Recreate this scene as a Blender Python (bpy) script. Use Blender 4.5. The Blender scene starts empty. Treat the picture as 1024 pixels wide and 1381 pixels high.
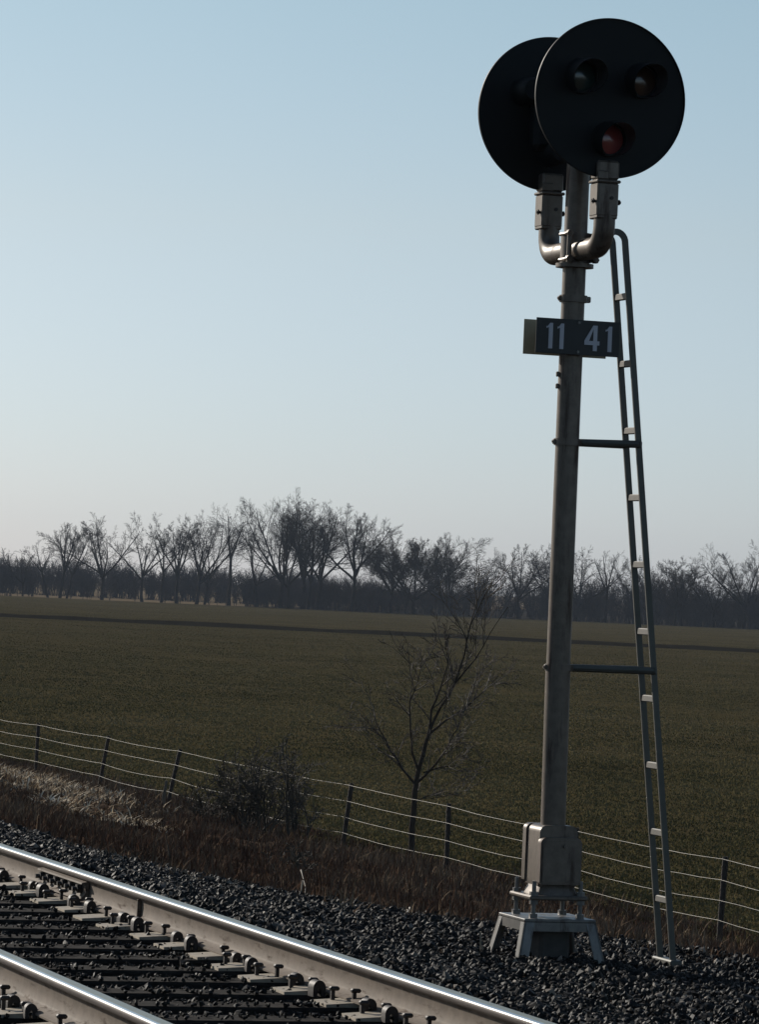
import bpy, math, random
import numpy as np
from mathutils import Vector, Matrix

rng = np.random.default_rng(11)
random.seed(11)
C = bpy.context.scene.collection
R = math.radians

# ------------------------------------------------------------------ camera, sky, sun, exposure
# world axes: +Y runs along the track, +X points across it to the field, z = 0 is the rail head
CAM = Vector((-4.715, 0.0, 1.595))
yaw, pitch, roll = R(18.1), R(0.9965), R(2.5)
fw = Vector((math.sin(yaw)*math.cos(pitch), math.cos(yaw)*math.cos(pitch), math.sin(pitch)))
rt0 = Vector((math.cos(yaw), -math.sin(yaw), 0))
up0 = rt0.cross(fw)
rt = rt0*math.cos(roll) + up0*math.sin(roll)
up = up0*math.cos(roll) - rt0*math.sin(roll)
cd = bpy.data.cameras.new('camera')
cam = bpy.data.objects.new('camera', cd); C.objects.link(cam)
M = Matrix((rt, up, -fw)).transposed().to_4x4(); M.translation = CAM
cam.matrix_world = M
cd.sensor_fit = 'HORIZONTAL'; cd.sensor_width = 36.0
cd.lens = 36.0*5600/1024
cd.clip_start = 0.1; cd.clip_end = 6000
bpy.context.scene.camera = cam

SUN_AZ, SUN_EL = R(-25), R(23.5)          # azimuth from +Y towards +X
w = bpy.data.worlds.new('World'); bpy.context.scene.world = w; w.use_nodes = True
nt = w.node_tree; nt.nodes.clear()
sky = nt.nodes.new('ShaderNodeTexSky'); sky.sky_type = 'NISHITA'; sky.sun_disc = False
sky.sun_elevation = SUN_EL; sky.sun_rotation = SUN_AZ
sky.altitude = 300; sky.air_density = 1.0; sky.dust_density = 0.6; sky.ozone_density = 3.0
bg = nt.nodes.new('ShaderNodeBackground'); bg.inputs['Strength'].default_value = 0.095
out = nt.nodes.new('ShaderNodeOutputWorld')
# cool white balance and pale winter haze: a smooth tint of the whole sky by elevation
tcw = nt.nodes.new('ShaderNodeTexCoord'); sepw = nt.nodes.new('ShaderNodeSeparateXYZ'); nt.links.new(tcw.outputs['Generated'], sepw.inputs[0])
rmp = nt.nodes.new('ShaderNodeValToRGB'); TINT = [(0.0, (.76, .885, 1.33)), (0.034, (.85, .91, 1.17)), (0.087, (1.03, .95, .96)), (0.14, (1.07, 1.01, .92)), (0.4, (1.05, 1, .9))]
while len(rmp.color_ramp.elements) < len(TINT): rmp.color_ramp.elements.new(0.5)
for e_, (p_, c_) in zip(rmp.color_ramp.elements, TINT): e_.position = p_; e_.color = (*[q/2.5 for q in c_], 1)
mul = nt.nodes.new('ShaderNodeMix'); mul.data_type = 'RGBA'; mul.blend_type = 'MULTIPLY'; mul.inputs[0].default_value = 1.0
nt.links.new(sepw.outputs['Z'], rmp.inputs[0]); nt.links.new(sky.outputs[0], mul.inputs[6]); nt.links.new(rmp.outputs[0], mul.inputs[7])
sc2 = nt.nodes.new('ShaderNodeVectorMath'); sc2.operation = 'SCALE'; sc2.inputs['Scale'].default_value = 2.5
nt.links.new(mul.outputs[2], sc2.inputs[0])
nt.links.new(sc2.outputs[0], bg.inputs[0]); nt.links.new(bg.outputs[0], out.inputs[0])

sd = bpy.data.lights.new('sun', 'SUN'); sd.energy = 5.0; sd.angle = R(0.53); sd.color = (1.0, 0.93, 0.83)
sun = bpy.data.objects.new('sun', sd); C.objects.link(sun)
sdir = Vector((math.sin(SUN_AZ)*math.cos(SUN_EL), math.cos(SUN_AZ)*math.cos(SUN_EL), math.sin(SUN_EL)))
sun.rotation_euler = (-sdir).to_track_quat('-Z', 'Y').to_euler()
sun.location = (0, 0, 60)
vs = bpy.context.scene.view_settings
vs.view_transform = 'Standard'; vs.look = 'None'; vs.exposure = 0.0; vs.gamma = 1.0
vs.use_curve_mapping = False

# ------------------------------------------------------------------ materials
def nodes(m):
    m.use_nodes = True
    t = m.node_tree
    b = t.nodes['Principled BSDF']
    return t, b

def mat(name, col, rough=0.7, metal=0.0, var=0.25, scale=6.0, bump=0.0, col2=None, spec=0.5, detail=6.0):
    m = bpy.data.materials.new(name); t, b = nodes(m)
    tc = t.nodes.new('ShaderNodeTexCoord')
    n = t.nodes.new('ShaderNodeTexNoise'); n.inputs['Scale'].default_value = scale
    n.inputs['Detail'].default_value = detail; n.inputs['Roughness'].default_value = 0.65
    t.links.new(tc.outputs['Object'], n.inputs['Vector'])
    r = t.nodes.new('ShaderNodeValToRGB')
    c2 = col2 or tuple(min(1, c*(1+var)) for c in col)
    c1 = tuple(c*(1-var) for c in col)
    r.color_ramp.elements[0].position = 0.3; r.color_ramp.elements[0].color = (*c1, 1)
    r.color_ramp.elements[1].position = 0.72; r.color_ramp.elements[1].color = (*c2, 1)
    t.links.new(n.outputs['Fac'], r.inputs[0]); t.links.new(r.outputs[0], b.inputs['Base Color'])
    b.inputs['Roughness'].default_value = rough; b.inputs['Metallic'].default_value = metal
    b.inputs['Specular IOR Level'].default_value = spec
    if bump:
        bp = t.nodes.new('ShaderNodeBump'); bp.inputs['Strength'].default_value = bump
        bp.inputs['Distance'].default_value = 0.01
        t.links.new(n.outputs['Fac'], bp.inputs['Height']); t.links.new(bp.outputs[0], b.inputs['Normal'])
    return m

def streaky(name, col, rust, rough, metal, stretch, cover, spec=0.4):
    """paint or steel with its own grime: fine mottling plus drawn-out stains"""
    m = bpy.data.materials.new(name); t, b = nodes(m); L = t.links.new
    tc = t.nodes.new('ShaderNodeTexCoord')
    def nz(sc, vec):
        n = t.nodes.new('ShaderNodeTexNoise'); n.inputs['Scale'].default_value = sc; n.inputs['Detail'].default_value = 7
        n.inputs['Roughness'].default_value = 0.7; L(vec, n.inputs['Vector']); return n.outputs['Fac']
    mp = t.nodes.new('ShaderNodeMapping'); mp.inputs['Scale'].default_value = stretch; L(tc.outputs['Object'], mp.inputs[0])
    r1 = t.nodes.new('ShaderNodeValToRGB'); e = r1.color_ramp.elements
    e[0].position = .3; e[0].color = (*[c*.72 for c in col], 1); e[1].position = .7; e[1].color = (*[c*1.22 for c in col], 1)
    L(nz(14, tc.outputs['Object']), r1.inputs[0])
    r2 = t.nodes.new('ShaderNodeMapRange'); r2.inputs['From Min'].default_value = cover; r2.inputs['From Max'].default_value = cover+.14
    L(nz(2.4, mp.outputs[0]), r2.inputs['Value'])
    x = t.nodes.new('ShaderNodeMix'); x.data_type = 'RGBA'; L(r2.outputs[0], x.inputs[0]); L(r1.outputs[0], x.inputs[6]); x.inputs[7].default_value = (*rust, 1)
    L(x.outputs[2], b.inputs['Base Color'])
    rr = t.nodes.new('ShaderNodeMapRange'); rr.inputs['To Min'].default_value = rough; rr.inputs['To Max'].default_value = min(1, rough+.3)
    L(r2.outputs[0], rr.inputs['Value']); L(rr.outputs[0], b.inputs['Roughness'])
    b.inputs['Metallic'].default_value = metal; b.inputs['Specular IOR Level'].default_value = spec
    bp = t.nodes.new('ShaderNodeBump'); bp.inputs['Strength'].default_value = .12; bp.inputs['Distance'].default_value = .006
    L(r1.outputs[0], bp.inputs['Height']); L(bp.outputs[0], b.inputs['Normal'])
    return m

def attr_mat(name, stops, rough=1.0, spec=0.0):
    """colour of each blade or stone from its own 'shade' value"""
    m = bpy.data.materials.new(name); t, b = nodes(m)
    a = t.nodes.new('ShaderNodeAttribute'); a.attribute_name = 'shade'
    r = t.nodes.new('ShaderNodeValToRGB')
    e = r.color_ramp.elements
    while len(e) < len(stops): e.new(0.5)
    for k, (p, c) in enumerate(stops):
        e[k].position = p; e[k].color = (*c, 1)
    t.links.new(a.outputs['Fac'], r.inputs[0]); t.links.new(r.outputs[0], b.inputs['Base Color'])
    b.inputs['Roughness'].default_value = rough; b.inputs['Specular IOR Level'].default_value = spec
    return m

def ground_mat():
    m = bpy.data.materials.new('ground_soil'); t, b = nodes(m)
    L = t.links.new
    g = t.nodes.new('ShaderNodeNewGeometry')
    sep = t.nodes.new('ShaderNodeSeparateXYZ'); L(g.outputs['Position'], sep.inputs[0])
    def noise(sc, det=6, vec=None):
        n = t.nodes.new('ShaderNodeTexNoise'); n.inputs['Scale'].default_value = sc
        n.inputs['Detail'].default_value = det; n.inputs['Roughness'].default_value = 0.65
        L(vec or g.outputs['Position'], n.inputs['Vector']); return n.outputs['Fac']
    def ramp(f, stops):
        r = t.nodes.new('ShaderNodeValToRGB'); e = r.color_ramp.elements
        while len(e) < len(stops): e.new(0.5)
        for k, (p, c) in enumerate(stops): e[k].position = p; e[k].color = (*c, 1)
        L(f, r.inputs[0]); return r.outputs[0]
    def mix(f, a, c):
        x = t.nodes.new('ShaderNodeMix'); x.data_type = 'RGBA'
        L(f, x.inputs[0]); L(a, x.inputs[6]); L(c, x.inputs[7]); return x.outputs[2]
    def mr(v, a, c):
        x = t.nodes.new('ShaderNodeMapRange'); x.inputs['From Min'].default_value = a
        x.inputs['From Max'].default_value = c; L(v, x.inputs['Value']); return x.outputs['Result']
    def add(a, c, k=1.0):
        x = t.nodes.new('ShaderNodeMath'); x.operation = 'MULTIPLY_ADD'
        L(c, x.inputs[0]); x.inputs[1].default_value = k; L(a, x.inputs[2]); return x.outputs[0]
    stretch = t.nodes.new('ShaderNodeMapping'); stretch.inputs['Rotation'].default_value = (0, 0, R(27))
    stretch.inputs['Scale'].default_value = (0.02, 0.11, 0.1)
    L(g.outputs['Position'], stretch.inputs[0])
    gravel = ramp(noise(30), [(0.3, (0.012, 0.011, 0.010)), (0.7, (0.03, 0.027, 0.024))])
    verge = ramp(noise(2.2), [(0.25, (0.035, 0.024, 0.017)), (0.5, (0.075, 0.05, 0.035)), (0.75, (0.12, 0.09, 0.06))])
    f1 = ramp(noise(0.35), [(0.3, (0.0424, 0.0345, 0.0161)), (0.5, (0.0562, 0.0451, 0.0200)), (0.72, (0.0758, 0.0587, 0.0289))])
    f2 = ramp(noise(1.0, 5, stretch.outputs[0]), [(0.3, (0.0380, 0.0331, 0.0144)), (0.7, (0.0819, 0.0616, 0.0338))])
    half = t.nodes.new('ShaderNodeValue'); half.outputs[0].default_value = 0.5
    field = mix(half.outputs[0], f1, f2)
    far = ramp(noise(0.15), [(0.3, (0.10, 0.075, 0.045)), (0.7, (0.2, 0.15, 0.095))])
    x = sep.outputs['X']
    nz = noise(1.3)
    col = mix(mr(add(x, nz, 3.0), 16.2, 17.6), verge, field)
    col = mix(mr(add(x, nz, 1.0), 3.3, 3.5), gravel, col)
    # the far edge of the field runs along a line; beyond it dry pasture
    d = t.nodes.new('ShaderNodeVectorMath'); d.operation = 'DOT_PRODUCT'
    d.inputs[1].default_value = (0.479, 0.878, 0); L(g.outputs['Position'], d.inputs[0])
    col = mix(mr(d.outputs['Value'], 706.5, 708.5), col, far)
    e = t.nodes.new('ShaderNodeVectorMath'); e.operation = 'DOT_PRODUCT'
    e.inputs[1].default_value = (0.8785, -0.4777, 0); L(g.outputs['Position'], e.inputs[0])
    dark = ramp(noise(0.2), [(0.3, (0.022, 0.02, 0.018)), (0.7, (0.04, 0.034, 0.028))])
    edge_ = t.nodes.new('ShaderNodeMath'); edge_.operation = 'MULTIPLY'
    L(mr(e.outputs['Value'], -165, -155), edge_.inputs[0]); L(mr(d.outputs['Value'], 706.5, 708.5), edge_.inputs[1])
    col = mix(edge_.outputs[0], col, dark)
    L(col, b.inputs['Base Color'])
    b.inputs['Roughness'].default_value = 1.0; b.inputs['Specular IOR Level'].default_value = 0.0
    bp = t.nodes.new('ShaderNodeBump'); bp.inputs['Strength'].default_value = 0.6; bp.inputs['Distance'].default_value = 0.06
    L(noise(9), bp.inputs['Height']); L(bp.outputs[0], b.inputs['Normal'])
    return m

M_ground = ground_mat()
M_berm = mat('berm_soil', (0.018, 0.015, 0.010), 1.0, var=0.3, scale=1.2, spec=0.0)
M_steel_run = mat('polished_rail_steel', (0.62, 0.63, 0.6), 0.21, 1.0, 0.08, 14)
M_head = mat('rail_head_side', (0.075, 0.06, 0.052), 0.5, 0.4, 0.25, 9)
M_top = mat('worn_rail_top', (0.33, 0.33, 0.26), 0.42, 0.7, 0.15, 10)
M_rail = streaky('dusty_rust', (0.135, 0.105, 0.08), (0.05, 0.032, 0.022), 0.75, 0.0, (5, 2.2, 9), 0.55, 0.2)
M_clip = mat('dark_rust', (0.035, 0.028, 0.024), 0.6, 0.3, 0.4, 30, 0.2)
M_plate = mat('dusty_plate', (0.34, 0.29, 0.22), 0.6, 0.1, 0.25, 22, 0.2)
M_tie = mat('creosoted_timber', (0.021, 0.0175, 0.0145), 0.95, 0, 0.6, 9, 0.8, spec=0.08)
M_silver = streaky('weathered_silver_paint', (0.122, 0.098, 0.077), (0.055, 0.034, 0.024), 0.42, 0.3, (5, 5, .7), 0.52)
M_galv = streaky('galvanised_steel', (0.15, 0.143, 0.132), (0.07, 0.052, 0.04), 0.4, 0.3, (6, 6, 1.5), 0.54)
M_lad = mat('ladder_steel', (0.075, 0.073, 0.06), 0.5, 0.2, 0.15, 9, 0.05)
M_rung = mat('sunlit_tone_rung', (0.10, 0.093, 0.08), 0.6, 0.1, 0.15, 9)  # rungs lighter than the stringers: sunlight on them put into the colour
M_black = mat('flat_black_paint', (0.0055, 0.0065, 0.0065), 0.6, 0, 0.2, 3, 0.02, spec=0.2)
M_inner = mat('hood_inside', (0.035, 0.035, 0.036), 0.35, 0.2, 0.2, 10)
M_sign = mat('sign_black', (0.022, 0.022, 0.02), 0.6, 0, 0.2, 8)
M_signback = mat('sign_bare_back', (0.36, 0.31, 0.20), 0.6, 0.1, 0.12, 12)
M_num = mat('numeral_white', (0.42, 0.42, 0.45), 0.6, 0, 0.06, 10)
M_conc = mat('concrete_pier', (0.06, 0.056, 0.05), 0.9, 0, 0.25, 14, 0.4)
M_post = mat('rusty_post_steel', (0.045, 0.034, 0.026), 0.8, 0.2, 0.35, 14, 0.2)
M_wire = mat('galvanised_wire', (0.14, 0.13, 0.11), 0.6, 0.2, 0.5, 1.2)
M_wood = mat('grey_weathered_wood', (0.1, 0.085, 0.065), 0.9, 0, 0.35, 12, 0.4)
M_bark = mat('grey_bark', (0.042, 0.034, 0.027), 0.95, 0, 0.3, 3, 0.0, spec=0.05)
M_sap = mat('sunlit_tone_sapling_twigs', (0.062, 0.051, 0.042), 0.7, 0, 0.3, 3, spec=0.2)  # crown paler than the trunk bark, its catch of sun painted in
M_bark_far = mat('dark_bark', (0.03, 0.026, 0.023), 1.0, 0, 0.25, 0.5, spec=0.0)
M_twig = mat('bare_twigs', (0.05, 0.042, 0.037), 1.0, 0, 0.25, 0.5, spec=0.0)
M_brush = mat('brush_wood', (0.045, 0.042, 0.045), 1.0, 0, 0.3, 0.2, spec=0.0)
M_shrub = mat('dark_shrub_twigs', (0.045, 0.038, 0.028), 0.9, 0, 0.35, 4)
M_stalk = mat('pale_dry_stalk', (0.34, 0.29, 0.22), 0.7, 0, 0.2, 20)
def glass(name, col):
    m = bpy.data.materials.new(name); t, b = nodes(m)
    b.inputs['Base Color'].default_value = (*col, 1); b.inputs['Roughness'].default_value = 0.12
    b.inputs['Coat Weight'].default_value = 0.5
    n = t.nodes.new('ShaderNodeTexNoise'); n.inputs['Scale'].default_value = 60
    bp = t.nodes.new('ShaderNodeBump'); bp.inputs['Strength'].default_value = 0.15; bp.inputs['Distance'].default_value = 0.003
    t.links.new(n.outputs['Fac'], bp.inputs['Height']); t.links.new(bp.outputs[0], b.inputs['Normal'])
    return m
M_red = glass('red_lens', (0.26, 0.05, 0.045))
M_green = glass('green_lens', (0.018, 0.035, 0.03))
M_amber = glass('amber_lens', (0.05, 0.028, 0.018))

# ------------------------------------------------------------------ helpers
def tag(o, label=None, cat=None, group=None, kind=None):
    for k, v in (('label', label), ('category', cat), ('group', group), ('kind', kind)):
        if v: o[k] = v
    return o

def empty(name, loc, label, cat, group=None):
    o = bpy.data.objects.new(name, None); C.objects.link(o); o.location = loc
    return tag(o, label, cat, group)

def link_mesh(name, me, parent=None, loc=None):
    o = bpy.data.objects.new(name, me); C.objects.link(o)
    if parent: o.parent = parent
    if loc: o.location = loc
    return o

def fast_mesh(name, V, Fc, m, shade=None, smooth=False, parent=None):
    """V (n,3), Fc (k,3 or 4) numpy; one mesh object"""
    me = bpy.data.meshes.new(name)
    V = np.asarray(V, np.float32); Fc = np.asarray(Fc, np.int32)
    k, s = Fc.shape
    me.vertices.add(len(V)); me.vertices.foreach_set('co', V.ravel())
    me.loops.add(k*s); me.loops.foreach_set('vertex_index', Fc.ravel())
    me.polygons.add(k)
    me.polygons.foreach_set('loop_start', np.arange(0, k*s, s, dtype=np.int32))
    me.polygons.foreach_set('use_smooth', np.full(k, bool(smooth)))
    me.update(calc_edges=True); me.validate()
    if shade is not None:
        a = me.attributes.new('shade', 'FLOAT', 'POINT'); a.data.foreach_set('value', np.asarray(shade, np.float32))
    for x in (m if isinstance(m, list) else [m]): me.materials.append(x)
    return link_mesh(name, me, parent)

class MB:
    def __init__(s): s.v = []; s.f = []; s.mi = []
    def add(s, v, f, mi=0):
        o = len(s.v); s.v += [tuple(p) for p in v]; s.f += [tuple(i+o for i in q) for q in f]; s.mi += [mi]*len(f)
    def box(s, c, d, b=0.0, mi=0, rot=None):
        """box with chamfered edges (b) about centre c"""
        c = Vector(c); hx, hy, hz = d[0]/2, d[1]/2, d[2]/2
        b = min(b, hx*.95, hy*.95, hz*.95)
        if b <= 0:
            v = [Vector((x*hx, y*hy, z*hz)) for x in (-1, 1) for y in (-1, 1) for z in (-1, 1)]
            f = [(0,1,3,2), (4,6,7,5), (0,4,5,1), (2,3,7,6), (0,2,6,4), (1,5,7,3)]
        else:
            v = []; ix = {}
            for x in (-1, 1):
                for y in (-1, 1):
                    for z in (-1, 1):
                        for a in range(3):
                            p = [x*(hx-b), y*(hy-b), z*(hz-b)]; p[a] = (x, y, z)[a]*(hx, hy, hz)[a]
                            ix[x, y, z, a] = len(v); v.append(Vector(p))
            f = []
            for a in range(3):
                o1, o2 = (a+1) % 3, (a+2) % 3
                for sgn in (-1, 1):
                    q = []
                    for s1, s2 in ((-1,-1), (1,-1), (1,1), (-1,1)):
                        t = [0,0,0]; t[a] = sgn; t[o1] = s1; t[o2] = s2; q.append(ix[t[0],t[1],t[2],a])
                    f.append(tuple(q if sgn > 0 else q[::-1]))
            for a in range(3):
                o1, o2 = (a+1) % 3, (a+2) % 3
                for s1 in (-1, 1):
                    for s2 in (-1, 1):
                        def k(sa, ax):
                            t = [0,0,0]; t[a] = sa; t[o1] = s1; t[o2] = s2; return ix[t[0],t[1],t[2],ax]
                        q = [k(-1,o1), k(1,o1), k(1,o2), k(-1,o2)]
                        f.append(tuple(q if s1*s2 < 0 else q[::-1]))
            for x in (-1, 1):
                for y in (-1, 1):
                    for z in (-1, 1):
                        q = [ix[x,y,z,0], ix[x,y,z,1], ix[x,y,z,2]]
                        f.append(tuple(q if x*y*z > 0 else q[::-1]))
        if rot is not None: v = [rot @ p for p in v]
        s.add([c+p for p in v], f, mi)
    def tube(s, pts, rad, n=12, caps=True, mi=0):
        pts = [Vector(p) for p in pts]
        if not isinstance(rad, (list, tuple)): rad = [rad]*len(pts)
        v = []; f = []; prev = None
        for i, p in enumerate(pts):
            d = (pts[min(i+1, len(pts)-1)]-pts[max(i-1, 0)]).normalized()
            if prev is None:
                a = Vector((0,0,1)) if abs(d.z) < .9 else Vector((1,0,0))
                u = d.cross(a).normalized()
            else: u = (prev-d*prev.dot(d)).normalized()
            prev = u; q = d.cross(u)
            for k in range(n):
                an = 2*math.pi*k/n; v.append(p+(u*math.cos(an)+q*math.sin(an))*rad[i])
        for i in range(len(pts)-1):
            for k in range(n):
                f.append((i*n+k, i*n+(k+1) % n, (i+1)*n+(k+1) % n, (i+1)*n+k))
        if caps:
            f.append(tuple(range(n))[::-1]); f.append(tuple((len(pts)-1)*n+k for k in range(n)))
        s.add(v, f, mi)
    def prism(s, poly, y0, y1, axis=1, mi=0):
        """closed polygon (a,b) extruded along an axis: 1 = y with (x,z), 0 = x with (y,z), 2 = z with (x,y)"""
        n = len(poly)
        mk = {1: lambda a, b, t: (a, t, b), 0: lambda a, b, t: (t, a, b), 2: lambda a, b, t: (a, b, t)}[axis]
        v = [mk(a, b, y0) for a, b in poly]+[mk(a, b, y1) for a, b in poly]
        f = [tuple(range(n)), tuple(range(2*n-1, n-1, -1))]
        f += [(i, i+n, (i+1) % n+n, (i+1) % n) for i in range(n)]
        s.add(v, f, mi)
    def shell(s, prof, c, axis, n=32, a0=0, a1=2*math.pi, mi=0):
        """lathe: profile of (radius, along) about an axis vector through c"""
        ax = Vector(axis).normalized(); h = Vector((0,0,1)) if abs(ax.z) < .9 else Vector((1,0,0))
        u = ax.cross(h).normalized(); q = u.cross(ax).normalized()   # q points up for a level axis
        full = abs(a1-a0) > 6.28; m = n if full else n+1
        v = []; f = []
        for r_, t in prof:
            for k in range(m):
                an = a0+(a1-a0)*k/n; v.append(Vector(c)+ax*t+(q*math.cos(an)+u*math.sin(an))*r_)
        for i in range(len(prof)-1):
            for k in range(n):
                k2 = (k+1) % m if full else k+1
                f.append((i*m+k, i*m+k2, (i+1)*m+k2, (i+1)*m+k))
        s.add(v, f, mi)
    def build(s, name, m, parent=None, off=(0,0,0), smooth=35):
        import bmesh
        me = bpy.data.meshes.new(name); o = Vector(off)
        me.from_pydata([Vector(p)-o for p in s.v], [], s.f)
        for x in (m if isinstance(m, list) else [m]): me.materials.append(x)
        me.polygons.foreach_set('material_index', s.mi)
        bm = bmesh.new(); bm.from_mesh(me); bmesh.ops.recalc_face_normals(bm, faces=bm.faces); bm.to_mesh(me); bm.free()
        me.polygons.foreach_set('use_smooth', [bool(smooth)]*len(me.polygons))
        if smooth: me.set_sharp_from_angle(angle=R(smooth))
        return link_mesh(name, me, parent)

# ------------------------------------------------------------------ ground
def smoothnoise(x, y, seed=0):
    x = np.asarray(x, float); y = np.asarray(y, float)
    s = 0
    for k, (f, a) in enumerate(((0.55, 1), (1.3, .6), (2.9, .35), (6.1, .18))):
        ph = seed*1.7+k*2.1
        s = s+a*np.sin(f*x+ph+1.3*np.sin(f*.7*y+ph))*np.cos(f*.83*y-ph*1.3+np.sin(f*.6*x))
    return s
def bench(t):
    return np.interp(t, [18, 24.3, 26, 28, 31, 35, 60], [6.2, 5.5, 4.6, 3.95, 3.5, 3.2, 3.1])
def ground_z(u, t):
    u = np.asarray(u, float); t = np.asarray(t, float)
    e = bench(t)
    z = np.interp(u, [-60, -4, -1.9, 1.65, 3.0], [-0.9, -0.5, -0.245, -0.245, -0.52])
    z2 = np.where(u < e, -0.52-0.11*(u-3.0)/np.maximum(e-3.0, .2), 0)
    far = np.where(u < 15.2, -0.63-np.clip((u-e)/(15.2-e), 0, 1)**.84*2.0, np.interp(u, [15.2, 19, 60, 160], [-2.63, -2.74, -3.05, -3.3]))
    z = np.where(u > 3.0, np.where(u < e, z2, far), z)
    wv = np.clip((u-e)/1.5, 0, 1)*np.clip((17-u)/2, 0, 1)
    z = z+wv*0.055*smoothnoise(u, t, 3)*np.where(t < 140, 1, 0)
    return z
us = np.concatenate([[-900, -300, -60, -20, -8, -4, -2.6], np.arange(-2.0, 17.6, 0.2), np.arange(18, 40, 1.0), np.arange(40, 160, 8), np.arange(160, 1000, 60), [1500, 2500]])
ts = np.concatenate([[-600, -100, -20, 0, 6], np.arange(9, 40, .25), np.arange(40, 110, .5), np.arange(110, 200, 5), np.arange(200, 1000, 50), [1400, 2000, 3000]])
UU, TT = np.meshgrid(us, ts); ZZ = ground_z(UU, TT)
n_u, n_t = len(us), len(ts)
idx = np.arange(n_u*n_t).reshape(n_t, n_u)
Fg = np.stack([idx[:-1, :-1], idx[:-1, 1:], idx[1:, 1:], idx[1:, :-1]], -1).reshape(-1, 4)
tag(fast_mesh('ground', np.stack([UU, TT, ZZ], -1).reshape(-1, 3), Fg, M_ground, smooth=True), kind='structure')

# low earth berm that crosses the field as a dark line
mb = MB(); ax = Vector((119.4, 378, 0)); dr = Vector((67, -29.7, 0)).normalized(); nr = Vector((-dr.y, dr.x, 0))
prev = None; sec = []
for k in range(-60, 61):
    c = ax+dr*k*5; j = random.uniform(-1, 1)
    hh = 0.34+random.uniform(-.07, .07)
    zb = float(ground_z(c.x, c.y))
    sec.append([c-nr*(3.2+j*.5)+Vector((0,0,zb-.15)), c-nr*(1.4+j*.3)+Vector((0,0,zb+hh*.8)), c+Vector((0,0,zb+hh)), c+nr*1.8+Vector((0,0,zb+hh*.6)), c+nr*5+Vector((0,0,zb-.15))])
v = [p for q in sec for p in q]; f = []
for k in range(len(sec)-1):
    for i in range(4): f.append((k*5+i, k*5+i+1, (k+1)*5+i+1, (k+1)*5+i))
mb.add(v, f); tag(mb.build('field_berm', M_berm), kind='structure')

# ------------------------------------------------------------------ visibility wedge used to avoid building what no nearby view can see
def in_view(u, t, margin=1.5, zoff=0):
    dx = np.asarray(u)-CAM.x; dy = np.asarray(t)
    dpt = dx*fw.x+dy*fw.y; lat = dx*rt0.x+dy*rt0.y
    return np.abs(lat) < dpt*0.0955+margin

# ------------------------------------------------------------------ ballast stones
ico = []
g_ = (1+5**.5)/2
for a, b in ((1, g_), (-1, g_), (1, -g_), (-1, -g_)): ico += [(0, a, b), (a, b, 0), (b, 0, a)]
ico = np.array(ico, float)/math.sqrt(1+g_*g_)
def hull_faces(P):
    import bmesh
    bm = bmesh.new(); [bm.verts.new(p) for p in P]; bm.verts.index_update()
    bmesh.ops.convex_hull(bm, input=bm.verts); bm.verts.index_update()
    bmesh.ops.triangulate(bm, faces=bm.faces)
    bmesh.ops.recalc_face_normals(bm, faces=bm.faces)
    F_ = [[v.index for v in q.verts] for q in bm.faces]; bm.free(); return np.array(F_)
icoF = hull_faces(ico)
variants = [ico*(1+rng.uniform(-.42, .38, (12, 1))) for _ in range(12)]
def stones(name, pos, size, shade, m, parent=None):
    n = len(pos)
    vi = rng.integers(0, 12, n); base = np.array(variants)[vi]
    sc = size[:, None]*rng.uniform(.65, 1.25, (n, 3)); sc[:, 2] *= .85
    base = base*sc[:, None, :]
    q = rng.normal(size=(n, 4)); q /= np.linalg.norm(q, axis=1)[:, None]
    w_, x, y, z = q.T
    Rm = np.stack([1-2*(y*y+z*z), 2*(x*y-z*w_), 2*(x*z+y*w_), 2*(x*y+z*w_), 1-2*(x*x+z*z), 2*(y*z-x*w_), 2*(x*z-y*w_), 2*(y*z+x*w_), 1-2*(x*x+y*y)], -1).reshape(n, 3, 3)
    V = np.einsum('nij,nkj->nki', Rm, base)+pos[:, None, :]
    Fc = icoF[None]+(np.arange(n)*12)[:, None, None]
    return fast_mesh(name, V.reshape(-1, 3), Fc.reshape(-1, 3), m, np.repeat(shade, 12), parent=parent)

TIE0, TIE_S, TIE_W = 12.14, 0.5, 0.22
def scatter(n, u0, u1, t0, t1):
    return rng.uniform(u0, u1, n), rng.uniform(t0, t1, n)
P = []; S = []; H = []
u, t = scatter(200000, -2.6, 6.6, 11.5, 32)
k = (u < bench(t)-0.1+0.35*rng.normal(size=len(u))) & in_view(u, t, 1.2)
u, t = u[k], t[k]
ph = ((t-TIE0+TIE_S/2) % TIE_S)-TIE_S/2
on_tie = (np.abs(ph) < TIE_W/2+.01) & (np.abs(u) < 1.3)
k = ~on_tie | (rng.random(len(u)) < .42)
k &= ~((np.abs(np.abs(u)-.7525) < .12))
u, t, on_tie = u[k], t[k], on_tie[k]
z = ground_z(u, t)+rng.uniform(-.005, .03, len(u))
crib = (np.abs(u) < 1.3)
z = np.where(crib, np.where(on_tie, -.170, -.226+rng.uniform(0, .02, len(u))), z)
P.append(np.stack([u, t, z], -1)); S.append(np.clip(rng.normal(.0158, .0066, len(u)), .007, .038)*np.where(on_tie, .55, 1))
u, t = scatter(45000, 0.9, 4.6, 32, 62)
k = (u < bench(t)+0.2*rng.normal(size=len(u))) & in_view(u, t, 1.5); u, t = u[k], t[k]
P.append(np.stack([u, t, ground_z(u, t)+rng.uniform(0, .03, len(u))], -1)); S.append(np.clip(rng.normal(.036, .008, len(u)), .02, .06))
P = np.concatenate(P); S = np.concatenate(S)
shade = np.clip(rng.normal(.38, .16, len(P)), 0, 1); k = rng.random(len(P)) < .06; shade[k] = rng.uniform(.75, 1, k.sum())
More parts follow.
